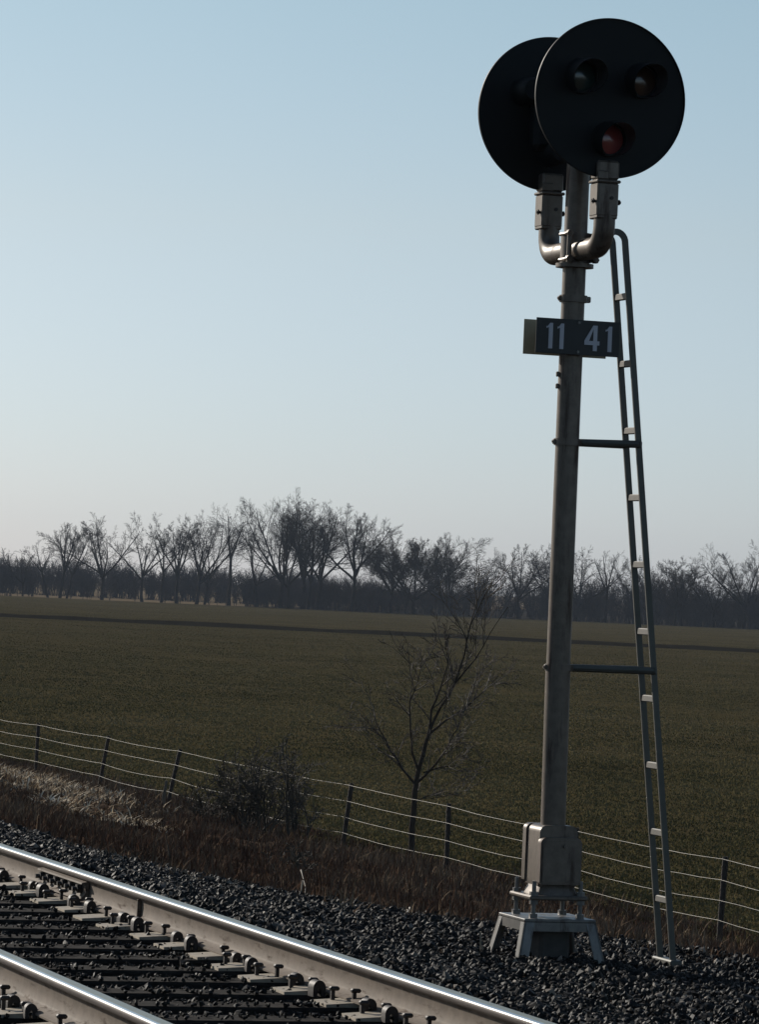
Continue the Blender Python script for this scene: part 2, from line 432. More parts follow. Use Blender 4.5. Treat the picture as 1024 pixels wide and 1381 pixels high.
M_stone = attr_mat('ballast_stone', [(0, (0.0064, 0.0058, 0.0052)), (.4, (0.0098, 0.0088, 0.0078)), (.75, (0.022, 0.019, 0.016)), (1, (0.22, 0.185, 0.15))], 0.6, 0.12)
tag(stones('ballast', P, S, shade, M_stone), kind='stuff', label='dark crushed stone ballast round the track and signal')

# ------------------------------------------------------------------ track
def rail_profile():
    hw, fl = .037, .076
    top = [(-.019, -.0006), (0, 0), (.019, -.0006)]
    cor = [(.0235, -.0014), (.0280, -.0034), (.0318, -.0066), (.0348, -.0108), (.0366, -.0160)]
    side = [(.0372, -.034), (.034, -.039), (.014, -.050), (.0095, -.062), (.0088, -.10), (.011, -.145), (.02, -.158), (.070, -.174), (.076, -.177), (.076, -.186)]
    right = cor+side
    prof = top+right+[(-x, z) for x, z in reversed(right)]
    return prof
PROF = rail_profile()
def make_rail(x, label):
    root = empty('rail', (x, 20, -.186), label, 'rail', 'rails of the track')
    root.location = (x, 20, -.158); root.scale = (1, 1, .85)
    mb = MB(); n = len(PROF); ys = [2, 10, 14, 18, 22, 26, 34, 60, 110, 200]
    v = [(x+a, y, z) for y in ys for a, z in PROF]; mb.v = v
    for k in range(len(ys)-1):
        for i in range(n):
            j = (i+1) % n; zc = (PROF[i][1]+PROF[j][1])/2
            mb.f.append((k*n+i, k*n+j, (k+1)*n+j, (k+1)*n+i)); mb.mi.append(3 if zc > -.0011 else 1 if zc > -.0125 else 2 if zc > -.056 else 0)
    mb.build('rail_section', [M_rail, M_steel_run, M_head, M_top], root, (x, 20, -.186), 50)
    return root
XR = .7525
far_rail = make_rail(XR, 'bright-topped steel rail nearest the signal, with bolted joint bar')
near_rail = make_rail(-XR, 'bright-topped steel rail in the bottom left corner, nearer the viewer')

# rail anchors: a hooked block gripping the rail foot, in pairs either side of every second tie
def anchor_mesh():
    mb = MB(); pts = []
    for k in range(9):
        an = math.pi*k/8; pts.append((-.145+.040*math.cos(an), -.165+.052*math.sin(an)+.012))
    inner = [(-.145+.011*math.cos(math.pi*k/8), -.175+.022*math.sin(math.pi*k/8)) for k in range(8, -1, -1)]
    poly = [(-.105, -.215)]+pts+[(-.185, -.215), (-.164, -.215)]+inner+[(-.126, -.215)]
    # quads along the arch, so that the hollow stays open
    outer = [(-.105, -.215)]+pts+[(-.185, -.215)]; inn = [(-.132, -.215)]+inner[::-1]+[(-.158, -.215)]
    n = len(outer)
    for y0, y1 in ((-.04, .04),):
        v = [(a, y0, z) for a, z in outer]+[(a, y0, z) for a, z in inn]+[(a, y1, z) for a, z in outer]+[(a, y1, z) for a, z in inn]
        f = []
        for i in range(n-1):
            f += [(i, i+1, n+i+1, n+i), (2*n+i, 3*n+i, 3*n+i+1, 2*n+i+1), (i, 2*n+i, 2*n+i+1, i+1), (n+i, n+i+1, 3*n+i+1, 3*n+i)]
        f += [(0, n, 3*n, 2*n), (n-1, 3*n-1, 4*n-1, 2*n-1)]
        mb.add(v, f)
    mb.box((-.088, 0, -.176), (.05, .05, .022), .004)
    mb.tube([(-.172, .0, -.185), (-.11, 0, -.185)], .011, 8)
    o = mb.build('rail_anchor', M_clip); me = o.data; bpy.data.objects.remove(o); return me
A_me = anchor_mesh()
first = True
for root, x in ((far_rail, XR), (near_rail, -XR)):
    for k in range(32):
        if k % 2: continue
        tc = TIE0+TIE_S*k+.0
        for sg in (-1, 1):
            o = link_mesh('rail_anchor', A_me, root); q_ = random.uniform(.60, .76)
            o.scale = (q_, q_, q_); o.rotation_euler = (0, 0, R(random.uniform(-7, 7)))
            o.location = (0, tc+sg*(TIE_W/2+.035)-20, .186-.186*(1-q_))

# bolted joint bar on the far rail, and a small bond strap on the web further along
def joint_bar(root, x, y0, y1):
    s = -1
    mb = MB()
    poly = [(x-.012, -.048), (x-.052, -.056), (x-.056, -.066), (x-.034, -.076), (x-.032, -.122), (x-.047, -.146), (x-.071, -.162), (x-.058, -.168), (x-.014, -.157)]
    mb.prism(poly, y0, y1)
    jb = mb.build('joint_bar', M_rail, root, (x, 20, -.186), 30)
    n = 6
    for k in range(n):
        y = y0+(y1-y0)*(k+.5)/n
        m2 = MB(); m2.tube([(x-.03, y, -.10), (x-.062, y, -.10)], .030, 6); m2.tube([(x-.06, y, -.10), (x-.085, y, -.10)], .014, 10)
        m2.build('bolt', M_clip, jb, (x, 20, -.186))
    return jb
joint_bar(far_rail, XR, 21.35, 22.35)
mb = MB(); mb.box((XR-.020, 20.29, -.105), (.020, .016, .11), .003); mb.box((XR-.04, 20.29, -.172), (.03, .05, .02), .003)
mb.build('bond_strap', M_rail, far_rail, (XR, 20, -.186))

# ties, each with its timber, two plates and their spikes
def tie_meshes():
    mb = MB(); mb.box((0, 0, -.09), (2.6, TIE_W, .18), .012)
    # checked, uneven timber
    o = mb.build('timber', M_tie); timber = o.data; bpy.data.objects.remove(o)
    mb = MB(); mb.prism([(-.225, 0), (-.225, .012), (-.085, .021), (.085, .021), (.225, .012), (.225, 0)], -.098, .098)
    o = mb.build('tie_plate', M_plate, smooth=20); plate = o.data; bpy.data.objects.remove(o)
    mb = MB(); mb.box((0, 0, .026), (.016, .016, .05)); mb.box((.006, 0, .056), (.042, .032, .018), .006)
    o = mb.build('spike', M_clip); spike = o.data; bpy.data.objects.remove(o)
    return timber, plate, spike
timber_me, plate_me, spike_me = tie_meshes()
for k in range(32):
    y = TIE0+TIE_S*k
    e = empty('railroad_tie', (random.uniform(-.03, .03), y+random.uniform(-.012, .012), -.179), 'dark timber tie under the rails, without anchors on either side of it' if k % 2 else 'dark timber tie under the rails, gripped by rail anchors on both sides', 'railroad tie', 'timber ties of the track')
    e.rotation_euler = (0, 0, R(random.uniform(-.6, .6)))
    link_mesh('timber', timber_me, e)
    for sx in (-1, 1):
        p = link_mesh('tie_plate', plate_me, e); p.location = (sx*XR, random.uniform(-.012, .012), .001)
        for dx, dy in ((-.088, -.05), (.088, .05), (-.15, .055)):
            if dx == -.15 and random.random() < .4: continue
            q = link_mesh('spike', spike_me, p); q.location = (dx, dy, random.uniform(-.004, .012))
            q.rotation_euler = (0, 0, 0 if dx < 0 else math.pi)

# ------------------------------------------------------------------ the signal
BX, BY, GZ = 3.89, 22.80, -.50
sig = empty('railway_signal', (BX, BY, GZ), 'tall silver railway signal mast with two round black heads, ladder and number plate', 'signal')
def sp(mb, name, m, parent=sig, smooth=35): return mb.build(name, m, parent, (BX, BY, GZ), smooth)

# foundation frame: square top plate on aprons and splayed legs, with a pier below
FZ = -.300; hw = .222; FX = BX-.012
mb = MB(); mb.box((FX, BY, FZ-.009), (2*hw, 2*hw, .018), .004); ff = sp(mb, 'foundation_top', M_galv)
for ax_, sg in ((0, -1), (0, 1), (1, -1), (1, 1)):
    mb = MB(); o_, tp = hw-.006, .052
    poly = [(-hw+.03, FZ-.019), (hw-.03, FZ-.019), (hw-.03, FZ-.019-tp), (-hw+.03, FZ-.019-tp)]
    if ax_ == 0: mb.prism([(BY+a, z) for a, z in poly], FX+sg*o_-.006, FX+sg*o_+.006, axis=0)
    else: mb.prism([(FX+a, z) for a, z in poly], BY+sg*o_-.006, BY+sg*o_+.006, axis=1)
    sp(mb, 'apron', M_galv)
for sx in (-1, 1):
    for sy in (-1, 1):
        mb = MB(); sl = .05
        for (dx, dy) in ((.062, .012), (.012, .062)):      # angle iron: two flanges
            x0, y0 = FX+sx*hw, BY+sy*hw
            v = []
            for z, o_ in ((FZ-.019, 0), (FZ-.26, sl)):
                xa = x0+sx*o_; ya = y0+sy*o_
                v += [(xa, ya, z), (xa-sx*dx, ya, z), (xa-sx*dx, ya-sy*dy, z), (xa, ya-sy*dy, z)]
            mb.add(v, [(0,1,2,3), (4,7,6,5), (0,4,5,1), (1,5,6,2), (2,6,7,3), (3,7,4,0)])
        sp(mb, 'leg', M_galv)
mb = MB(); mb.box((FX+.01, BY-.03, FZ-.16), (.19, .19, .26), .02); sp(mb, 'pier', M_conc)
# levelling studs and nuts
mb_n = []
for sx in (-1, 1):
    for sy in (-1, 1):
        x, y = BX+sx*.145-.01, BY+sy*.145
        mb = MB(); mb.tube([(x, y, FZ-.03), (x, y, -.085)], .013, 10)
        for zz in (FZ+.012, -.207, -.160): mb.tube([(x, y, zz-.013), (x, y, zz+.013)], .026, 6)
        sp(mb, 'stud', M_galv)
# base flange and its flared casting
mb = MB(); mb.box((BX-.01, BY, -.182), (.36, .36, .026), .008)
fl = sp(mb, 'base_flange', M_silver)
mb = MB()
prof = [(.14, -.172), (.132, -.15), (.118, -.12), (.112, -.10)]
ring = []
n = 24
for r_, z in prof:
    for k in range(n):
        an = 2*math.pi*k/n; c_, s_ = math.cos(an), math.sin(an)
        q = (abs(c_)**5+abs(s_)**5)**(-1/5); ring.append((BX+r_*q*c_, BY+r_*q*s_, z))
f = [(i*n+k, i*n+(k+1) % n, (i+1)*n+(k+1) % n, (i+1)*n+k) for i in range(len(prof)-1) for k in range(n)]
mb.add(ring, f); mb.add(ring[:n], [tuple(range(n))]); sp(mb, 'base_casting', M_silver)
# junction box: body and two raised doors with rounded tops
def arch(hw_, z0, z1, rr, ny=6):
    p = [(-hw_, z0+rr*.3), (-hw_+rr*.3, z0), (hw_-rr*.3, z0), (hw_, z0+rr*.3)]
    for k in range(ny+1):
        an = math.pi/2*k/ny; p.append((hw_-rr+rr*math.cos(an), z1-rr+rr*math.sin(an)))
    for k in range(ny+1):
        an = math.pi/2+math.pi/2*k/ny; p.append((-hw_+rr+rr*math.cos(an), z1-rr+rr*math.sin(an)))
    return p
mb = MB(); mb.prism([(BX+a, z) for a, z in arch(.118, -.125, .235, .04)], BY-.105, BY+.105)
jb = sp(mb, 'junction_box', M_silver, smooth=40)
mb = MB(); mb.prism([(BX+a, z) for a, z in arch(.128, -.105, .168, .035)], BY-.156, BY-.102)
mb.prism([(BX+a, z) for a, z in arch(.116, -.092, .155, .028)], BY-.163, BY-.154)
mb.tube([(BX+.02, BY-.16, .12), (BX+.02, BY-.178, .12)], .012, 8)
sp(mb, 'box_door', M_silver, jb, smooth=40)
mb = MB(); mb.prism([(BX+a, z) for a, z in arch(.128, -.105, .236, .035)], BY+.102, BY+.156)
sp(mb, 'box_door', M_silver, jb, smooth=40)
# mast pipe in two sizes with collars
mb = MB(); mb.tube([(BX, BY, .20), (BX-.014, BY-.01, 1.15)], .0735, 32); mb.tube([(BX-.014, BY-.01, 1.15), (BX-.025, BY-.018, 4.34)], [.0705, .068], 32)
mast = sp(mb, 'mast', M_silver)
def mast_c(z): k = (z-.2)/4.14; return Vector((BX-.025*k, BY-.018*k, z))
for z in (1.155, 2.475, 3.315):
    c = mast_c(z); mb = MB(); mb.tube([(c.x, c.y, z-.02), (c.x, c.y, z+.02)], .083, 32)
    mb.box((c.x+.085, c.y, z), (.04, .035, .036), .005); mb.box((c.x-.083, c.y, z), (.022, .03, .03), .005)
    mb.tube([(c.x-.10, c.y, z), (c.x-.07, c.y, z)], .007, 8)
    sp(mb, 'collar', M_silver)
mb = MB(); c = mast_c(2.87); mb.box((c.x-.08, c.y, 2.87), (.018, .02, .03), .004); mb.box((c.x-.08, c.y, 2.80), (.018, .02, .03), .004); sp(mb, 'step_lug', M_silver)
c = mast_c(4.34); mb = MB(); mb.shell([(.078, -.03), (.078, .0), (.05, .022), (0, .032)], c, (0, 0, 1), 28); sp(mb, 'mast_cap', M_silver)

# U bracket carrying the two heads, back to back
HY = .455; HZ = 4.445; BZ = 3.595
c = mast_c(BZ)
def elbow(sg):
    pts = [(c.x, c.y+sg*.0, BZ), (c.x, c.y+sg*(HY-.12), BZ)]
    for k in range(1, 9):
        an = math.pi/2*k/8; pts.append((c.x, c.y+sg*(HY-.12+.12*math.sin(an)), BZ+.12-.12*math.cos(an)))
    pts.append((c.x, c.y+sg*HY, BZ+.2)); return pts
mb = MB(); mb.tube(elbow(-1), .063, 24); mb.tube(elbow(1), .063, 24); br = sp(mb, 'bracket_pipe', M_silver)
mb = MB()
mb.tube([(c.x, c.y, 3.505), (c.x, c.y, 3.70)], .088, 28)
mb.tube([(c.x, c.y, 3.497), (c.x, c.y, 3.52)], .112, 28)
for zz in (3.54, 3.69):
    for sx in (-1, 1):
        mb.tube([(c.x+sx*.083, c.y-.12, zz), (c.x+sx*.083, c.y+.03, zz)], .012, 8)
        mb.tube([(c.x+sx*.083, c.y-.135, zz), (c.x+sx*.083, c.y-.10, zz)], .021, 6)
mb.tube([(c.x-.083, c.y-.118, 3.52), (c.x-.083, c.y-.118, 3.71)], .014, 10)
sp(mb, 'bracket_clamp', M_silver)
lens_xy = [(-.185, .115, M_green), (.185, .115, M_amber), (0.0, -.235, M_red)]
for sg in (-1, 1):
    hx, hy = c.x-.006, BY-.01+sg*HY
    # terminal box, flange and neck between pipe and head
    mb = MB(); mb.box((hx, hy, 3.86), (.132, .135, .20), .012); mb.box((hx, hy, 3.965), (.146, .15, .018), .006); mb.box((hx, hy, 3.765), (.126, .128, .03), .006)
    tb = sp(mb, 'terminal_box', M_silver)
    for sx in (-1, 1):
        for zz in (3.85,):
            m2 = MB(); m2.tube([(hx+sx*.066, hy-.03, zz), (hx+sx*.091, hy-.03, zz)], .009, 8); m2.tube([(hx+sx*.076, hy-.03, zz), (hx+sx*.084, hy-.03, zz)], .017, 6); sp(m2, 'pin', M_clip, tb)
    mb = MB(); mb.tube([(hx+.02, hy-.076, 3.87), (hx+.02, hy-.064, 3.87)], .011, 8); sp(mb, 'bolt', M_clip, tb)
    mb = MB(); mb.box((hx, hy, 4.03), (.135, .12, .11), .012); mb.box((hx-.035, hy-.055, 4.0), (.07, .03, .05), .006); sp(mb, 'neck', M_silver)
    # housing on the mast side of the disc: triangular cluster of three lamp cases
    dy = hy+sg*.02
    mb = MB()
    for lx, lz, _ in lens_xy:
        mb.shell([(0, .19), (.06, .19), (.075, .17), (.085, .0), (.085, -.01)], (hx+sg*-lx, dy, HZ+lz), (0, -sg, 0), 20)
    mb.box((hx, dy-sg*.07, HZ-.02), (.30, .13, .42), .03)
    hd = sp(mb, 'signal_head', M_black)
    # background disc with rolled rim
    mb = MB(); Rr = .462
    mb.shell([(0, .0), (Rr-.012, .0), (Rr, .004), (Rr, .020), (Rr-.004, .022), (Rr-.006, .008), (0, .006)], (hx, dy, HZ), (0, sg, 0), 96)
    sp(mb, 'background_disc', M_black, hd, smooth=30)
    for lx, lz, ml in lens_xy:
        o_ = (hx-sg*lx, dy+sg*.007, HZ+lz)
        mb = MB(); mb.shell([(.098, 0), (.103, .02), (.100, .03), (.088, .03), (.086, .012)], o_, (0, sg, 0), 32); sp(mb, 'lens_ring', M_black, hd)
        mb = MB(); mb.shell([(.088, .010), (.07, .020), (.045, .028), (.02, .032), (0, .033)], o_, (0, sg, 0), 28); sp(mb, 'lens', ml, hd)
        # long cut-away hood: full ring at its root, open below, reaching further on top
        mb = MB(); n = 36; v = []; f = []
        for k in range(n+1):
            an = -R(150)+R(300)*k/n
            ln = .07+.13*max(0, math.cos(an/1.75))**1.2
            for rr_, (y0, y1) in ((.102, (0.0, ln)), (.097, (0.0, ln))):
                for yy in (y0, y1):
                    v.append((o_[0]+rr_*math.sin(an), o_[1]+sg*(.022+yy), o_[2]+rr_*math.cos(an)-yy*.10))
        for k in range(n):
            a, b = 4*k, 4*k+4
            f += [(a, a+1, b+1, b), (a+1, a+3, b+3, b+1), (a, b, b+2, a+2)]
        f += [(0, 2, 3, 1), (4*n, 4*n+1, 4*n+3, 4*n+2)]
        mb.add(v, f, 0)
        fi = [(4*k+2, 4*k+6, 4*k+7, 4*k+3) for k in range(n)]
        base = len(mb.v)-len(v); mb.f += [tuple(i+base for i in q) for q in fi]; mb.mi += [1]*n
        sp(mb, 'hood', [M_black, M_inner], hd)

# number plates: the near one reads 11 41, the far one shows its bare back
pc = mast_c(3.085)
def plate(y, m, label):
    mb = MB(); mb.box((pc.x-.003, y, 3.085), (.522, .006, .205), .002)
    o = sp(mb, 'number_plate', m, smooth=20); o['label'] = label; return o
yF, yB = pc.y-.105, pc.y+.105
pf = plate(yF, M_sign, 'black plate with white figures 11 41'); pb = plate(yB, M_signback, 'bare tan back of the far plate')
for y in (yF+.022, yB-.022):
    mb = MB(); mb.box((pc.x, y, 3.085), (.16, .036, .05), .004); sp(mb, 'plate_bracket', M_clip)
for dz in (-.085, .085):
    mb = MB(); mb.tube([(pc.x, yF-.002, 3.085+dz), (pc.x, yF-.010, 3.085+dz)], .008, 8); sp(mb, 'bolt', M_galv, pf)
PW, PH = .522, .205
def fig(name, polys, fx, w_, h_=.149, dz=0):
    x0 = pc.x-.003-PW/2+fx*PW; mb = MB()
    for q in polys: mb.prism([(x0+a*w_, 3.085+dz-h_/2+b*h_) for a, b in q], yF-.0065, yF-.0031)
    sp(mb, name, M_num, pf, smooth=0)
one = [[(.38, 0), (1, 0), (1, 1), (.55, 1), (.38, .93)], [(0, .79), (.379, .83), (.379, .93), (.2, .87), (0, .87)]]
four = [[(.58, 0), (.84, 0), (.84, .23), (.58, .23)], [(0, .23), (1, .23), (1, .39), (0, .39)], [(0, .391), (.30, .391), (.66, 1), (.56, 1)], [(.58, .391), (.84, .391), (.84, 1), (.661, 1), (.58, .86)]]
fig('numeral_one', one, .120, .040); fig('numeral_one', one, .252, .040)
fig('numeral_four', four, .578, .094); fig('numeral_one', one, .828, .040)

# ladder on the field side: two flat stringers hooked over at the top, flat rungs, two stays to the mast
LB = Vector((4.60, 22.69, -.56)); LT = Vector((4.115, 22.755, 3.78))
lad_dir = (LT-LB).normalized(); LR = .100
def lad(k): return LB+(LT-LB)*k
mb = MB(); mb.box((LB.x, LB.y, -.545), (.075, .30, .04), .008); ladder = sp(mb, 'ladder', M_lad)
def bar(mb, pts, wx, wy):
    """flat bar: section wx (in the plane of the side view) by wy along the track"""
    pts = [Vector(p) for p in pts]; v = []; f = []
    for i, p in enumerate(pts):
        d = (pts[min(i+1, len(pts)-1)]-pts[max(i-1, 0)]).normalized(); q = Vector((d.z, 0, -d.x)).normalized()
        for a, b in ((-1,-1), (1,-1), (1,1), (-1,1)): v.append(p+q*wx/2*a+Vector((0, wy/2*b, 0)))
    for i in range(len(pts)-1):
        for k in range(4): f.append((i*4+k, i*4+(k+1) % 4, i*4+4+(k+1) % 4, i*4+4+k))
    f += [(0,1,2,3), tuple(4*(len(pts)-1)+k for k in (3,2,1,0))]; mb.add(v, f)
for sg in (-1, 1):
    pts = [lad(0)+Vector((0, sg*LR, 0)), lad(.97)+Vector((0, sg*LR, 0))]
    cc = lad(.97)+Vector((-.06, sg*LR, 0))
    for k in range(1, 11):
        an = math.pi*.8*k/10; pts.append(cc+Vector((.06*math.cos(an), 0, .065*math.sin(an))))
    mb = MB(); bar(mb, pts, .037, .013); sp(mb, 'stringer', M_lad, ladder, smooth=50)
for k in range(11):
    p = lad((3.343-.3915*k-LB.z)/(LT.z-LB.z))
    mb = MB(); mb.box(p, (.026, 2*LR-.014, .040), .005); sp(mb, 'rung', M_rung, ladder)
for z in (2.475, 1.155):
    kk = (z-LB.z)/(LT.z-LB.z); p = lad(kk); m_ = mast_c(z)
    mb = MB()
    for sg in (-1, 1):
        mb.tube([(m_.x+.05, m_.y, z), (p.x, p.y+sg*(LR+.012), z+.004)], .023, 10)
    mb.box((p.x+.004, p.y, z+.004), (.02, 2*LR+.05, .034), .004)
    sp(mb, 'stay', M_lad, ladder)

# ------------------------------------------------------------------ wire fence
FU = 15.2
posts = [(98.2, .0, 0), (93.1, .06, 0), (87.9, -.05, 0), (82.8, .02, .02), (77.7, .17, -.05), (72.7, .24, .03), (67.1, .06, 0), (62.15, .13, .02), (57.1, .0, 0), (52.0, .04, 0), (46.9, .05, .02), (41.9, .0, 0)]
fence = empty('wire_fence', (FU, 70, -2.62), 'sagging four-strand wire fence on rusty steel posts along the field edge', 'fence')
tops = []
for t, lx, ly in posts:
    z0 = -2.63; h = 1.09; d = Vector((lx*rt0.x, lx*rt0.y+ly, 0))
    mb = MB(); b = Vector((FU, t, z0-.15)); tp = Vector((FU, t, z0+h))+d; q = (tp-b)
    # T-section post: stem and flange
    for (wx, wy, ox) in ((.058, .014, 0), (.014, .052, .028)):
        v = []
        for pt in (b, tp):
            for a, c_ in ((-1,-1), (1,-1), (1,1), (-1,1)): v.append(pt+Vector((a*wx/2+ox, c_*wy/2, 0)))
        mb.add(v, [(3,2,1,0), (4,5,6,7), (0,1,5,4), (1,2,6,5), (2,3,7,6), (3,0,4,7)])
    for k in range(9):
        mb.box(b+q*(.3+.075*k)+Vector((-.03, 0, 0)), (.012, .016, .012))
    mb.build('post', M_post, fence, fence.location)
    tops.append((b+Vector((0,0,.15)), tp))
for fr in (.97, .74, .51, .29):
    pts = []
    for i in range(len(tops)-1):
        p0 = tops[i][0].lerp(tops[i][1], fr); p1 = tops[i+1][0].lerp(tops[i+1][1], fr)
        sag = random.uniform(.01, .05)
        for k in range(8):
            s_ = k/8; pts.append(p0.lerp(p1, s_)+Vector((-.035, 0, -sag*4*s_*(1-s_)+random.uniform(-.004, .004))))
    mb = MB(); mb.tube(pts, .0027, 6); o = mb.build('wire', M_wire, fence, fence.location)
    for i in range(2, len(pts)-1, 2): pass
# broken stake by the fence
z0 = float(ground_z(14.6, 70.7)); mb = MB()
mb.tube([(14.6, 70.7, z0-.1), (14.6+.03, 70.7, z0+.25), (14.6+.06, 70.68, z0+.5)], [.035, .032, .022], 7)
tag(mb.build('wooden_stake', M_wood), 'short broken wooden stake standing left of the third fence post', 'stake')

# ------------------------------------------------------------------ trees
def segs_mesh(name, segs, m, sides, parent=None, off=(0,0,0)):
    """many tapered segments (p0, p1, r0, r1) joined into one mesh"""
    A = np.array([[*s[0], *s[1], s[2], s[3]] for s in segs], float)
    return fast_mesh(name, *segs_arrays(A, sides, off), m, smooth=True, parent=parent)
def segs_arrays(A, sides, off=(0,0,0)):
    p0 = A[:, :3]-np.array(off); p1 = A[:, 3:6]-np.array(off); d = p1-p0
    L = np.linalg.norm(d, axis=1)[:, None]+1e-9; d = d/L
    p1 = p1+d*A[:, 7:8]*.4
    h = np.where(np.abs(d[:, 2:3]) < .9, np.array([[0,0,1.]]), np.array([[1.,0,0]]))
    u = np.cross(d, h); u /= np.linalg.norm(u, axis=1)[:, None]; q = np.cross(d, u)
    an = 2*np.pi*np.arange(sides)/sides
    ring = u[:, None]*np.cos(an)[None, :, None]+q[:, None]*np.sin(an)[None, :, None]
    V = np.concatenate([p0[:, None]+ring*A[:, 6][:, None, None], p1[:, None]+ring*A[:, 7][:, None, None]], 1)
    k = np.arange(sides); k2 = (k+1) % sides
    f = np.stack([k, k2, k2+sides, k+sides], -1)
    Fc = f[None]+(np.arange(len(A))*2*sides)[:, None, None]
    return V.reshape(-1, 3), Fc.reshape(-1, 4)

def rnd_perp(d, r):
    a = Vector((r.gauss(0, 1), r.gauss(0, 1), r.gauss(0, 1))); a = a-d*a.dot(d)
    return a.normalized()
def grow(p, d, L, r0, lvl, maxl, r, out, P):
    n = max(3, int(L/P['seg'][lvl])); pts = [p]; rr = [r0]; dd = d.copy()
    for i in range(n):
        dd = (dd+rnd_perp(dd, r)*P['wander'][lvl]+Vector((0, 0, P['up'][lvl]))).normalized()
        pts.append(pts[-1]+dd*(L/n)); rr.append(max(P['rmin'], r0*(1-(1-P['tip'])*(i+1)/n)))
    for i in range(n): out[lvl].append((pts[i], pts[i+1], rr[i], rr[i+1]))
    if lvl < maxl:
        nc = P['kids'][lvl]; nc = max(1, int(round(nc*r.uniform(.75, 1.25))))
        for k in range(nc):
            f = P['start'][lvl]+(1-P['start'][lvl])*(k+r.uniform(.1, .9))/nc
            x = f*n; i = min(n-1, int(x)); b = pts[i].lerp(pts[i+1], x-i)
            dl = (pts[i+1]-pts[i]).normalized()
            an = R(P['ang'][lvl]*r.uniform(.65, 1.35))
            cdir = (dl*math.cos(an)+rnd_perp(dl, r)*math.sin(an)).normalized()
            grow(b, cdir, L*P['len'][lvl]*r.uniform(.65, 1.2)*(1.12-.5*f), rr[i]*P['rk'][lvl], lvl+1, maxl, r, out, P)

def big_tree(pos, H, fork, spread, nl, lean, seed, label, dens=1.0, trunk=1, rt_=None, group='bare trees along the far edge of the field', name='bare_tree'):
    r = random.Random(seed); x, y = pos; z = float(ground_z(x, y))-.1
    out = {k: [] for k in range(5)}
    P = dict(seg=[1.5, 1.1, .8, .6, .45], wander=[.06, .10, .11, .13, .16], up=[0, .035, .04, .03, .0], tip=.22, rmin=.017,
             kids=[0, int(9*dens), int(8*dens), int(7*dens)], start=[.7, .22, .15, .12], ang=[30, 34, 38, 44], len=[.6, .50, .43, .52], rk=[.6, .5, .5, .55])
    lat = Vector((rt0.x, rt0.y, 0))
    for tr in range(trunk):
        r0 = (rt_ or H*.021)*(1 if tr == 0 else .75)
        b = Vector((x, y, z))+lat*(tr*r.uniform(.8, 1.6)*(1 if r.random() < .5 else -1))
        hf = H*fork*r.uniform(.9, 1.1)
        tl = b+lat*(lean*hf+ (r.uniform(-.1, .1)*hf if tr else 0))+Vector((0, 0, hf))
        pts = [b.lerp(tl, k/4)+Vector((r.gauss(0, .08), r.gauss(0, .08), 0))*(0 if k in (0, 4) else 1) for k in range(5)]
        for k in range(4): out[0].append((pts[k], pts[k+1], r0*(1.15 if k == 0 else 1-.08*k), r0*(1-.08*(k+1))))
        dt = (tl-pts[3]).normalized(); a0 = r.uniform(0, 6.28)
        for k in range(nl):
            az = a0+2*math.pi*k/nl+r.uniform(-.4, .4)
            tilt = R(spread*1.38)*r.uniform(.45, 1.15) if k else R(spread)*.3
            dv = (dt*math.cos(tilt)+(Vector((math.cos(az), math.sin(az), 0)))*math.sin(tilt)).normalized()
            s0 = tl if k < 3 else pts[3].lerp(tl, r.random())
            LL = (H-(s0.z-z))*r.uniform(.86, .98)*(.97 if k == 0 else .85)/max(.55, dv.z**.6)
            grow(s0, dv, LL, r0*.62, 1, 4, r, out, P)
    root = empty(name, (x, y, z), label, 'tree', group)
    segs_mesh('trunk', out[0]+out[1], M_bark_far, 6, root, root.location)
    segs_mesh('crown', out[2]+out[3]+out[4], M_twig, 3, root, root.location)
    return root

E0 = Vector((160.4, 719.1, 0)); ED = Vector((.8785, -.4777, 0)); EN = Vector((.4777, .8785, 0))
def edge(s, back): q = E0+ED*s+EN*back; return (q.x, q.y)
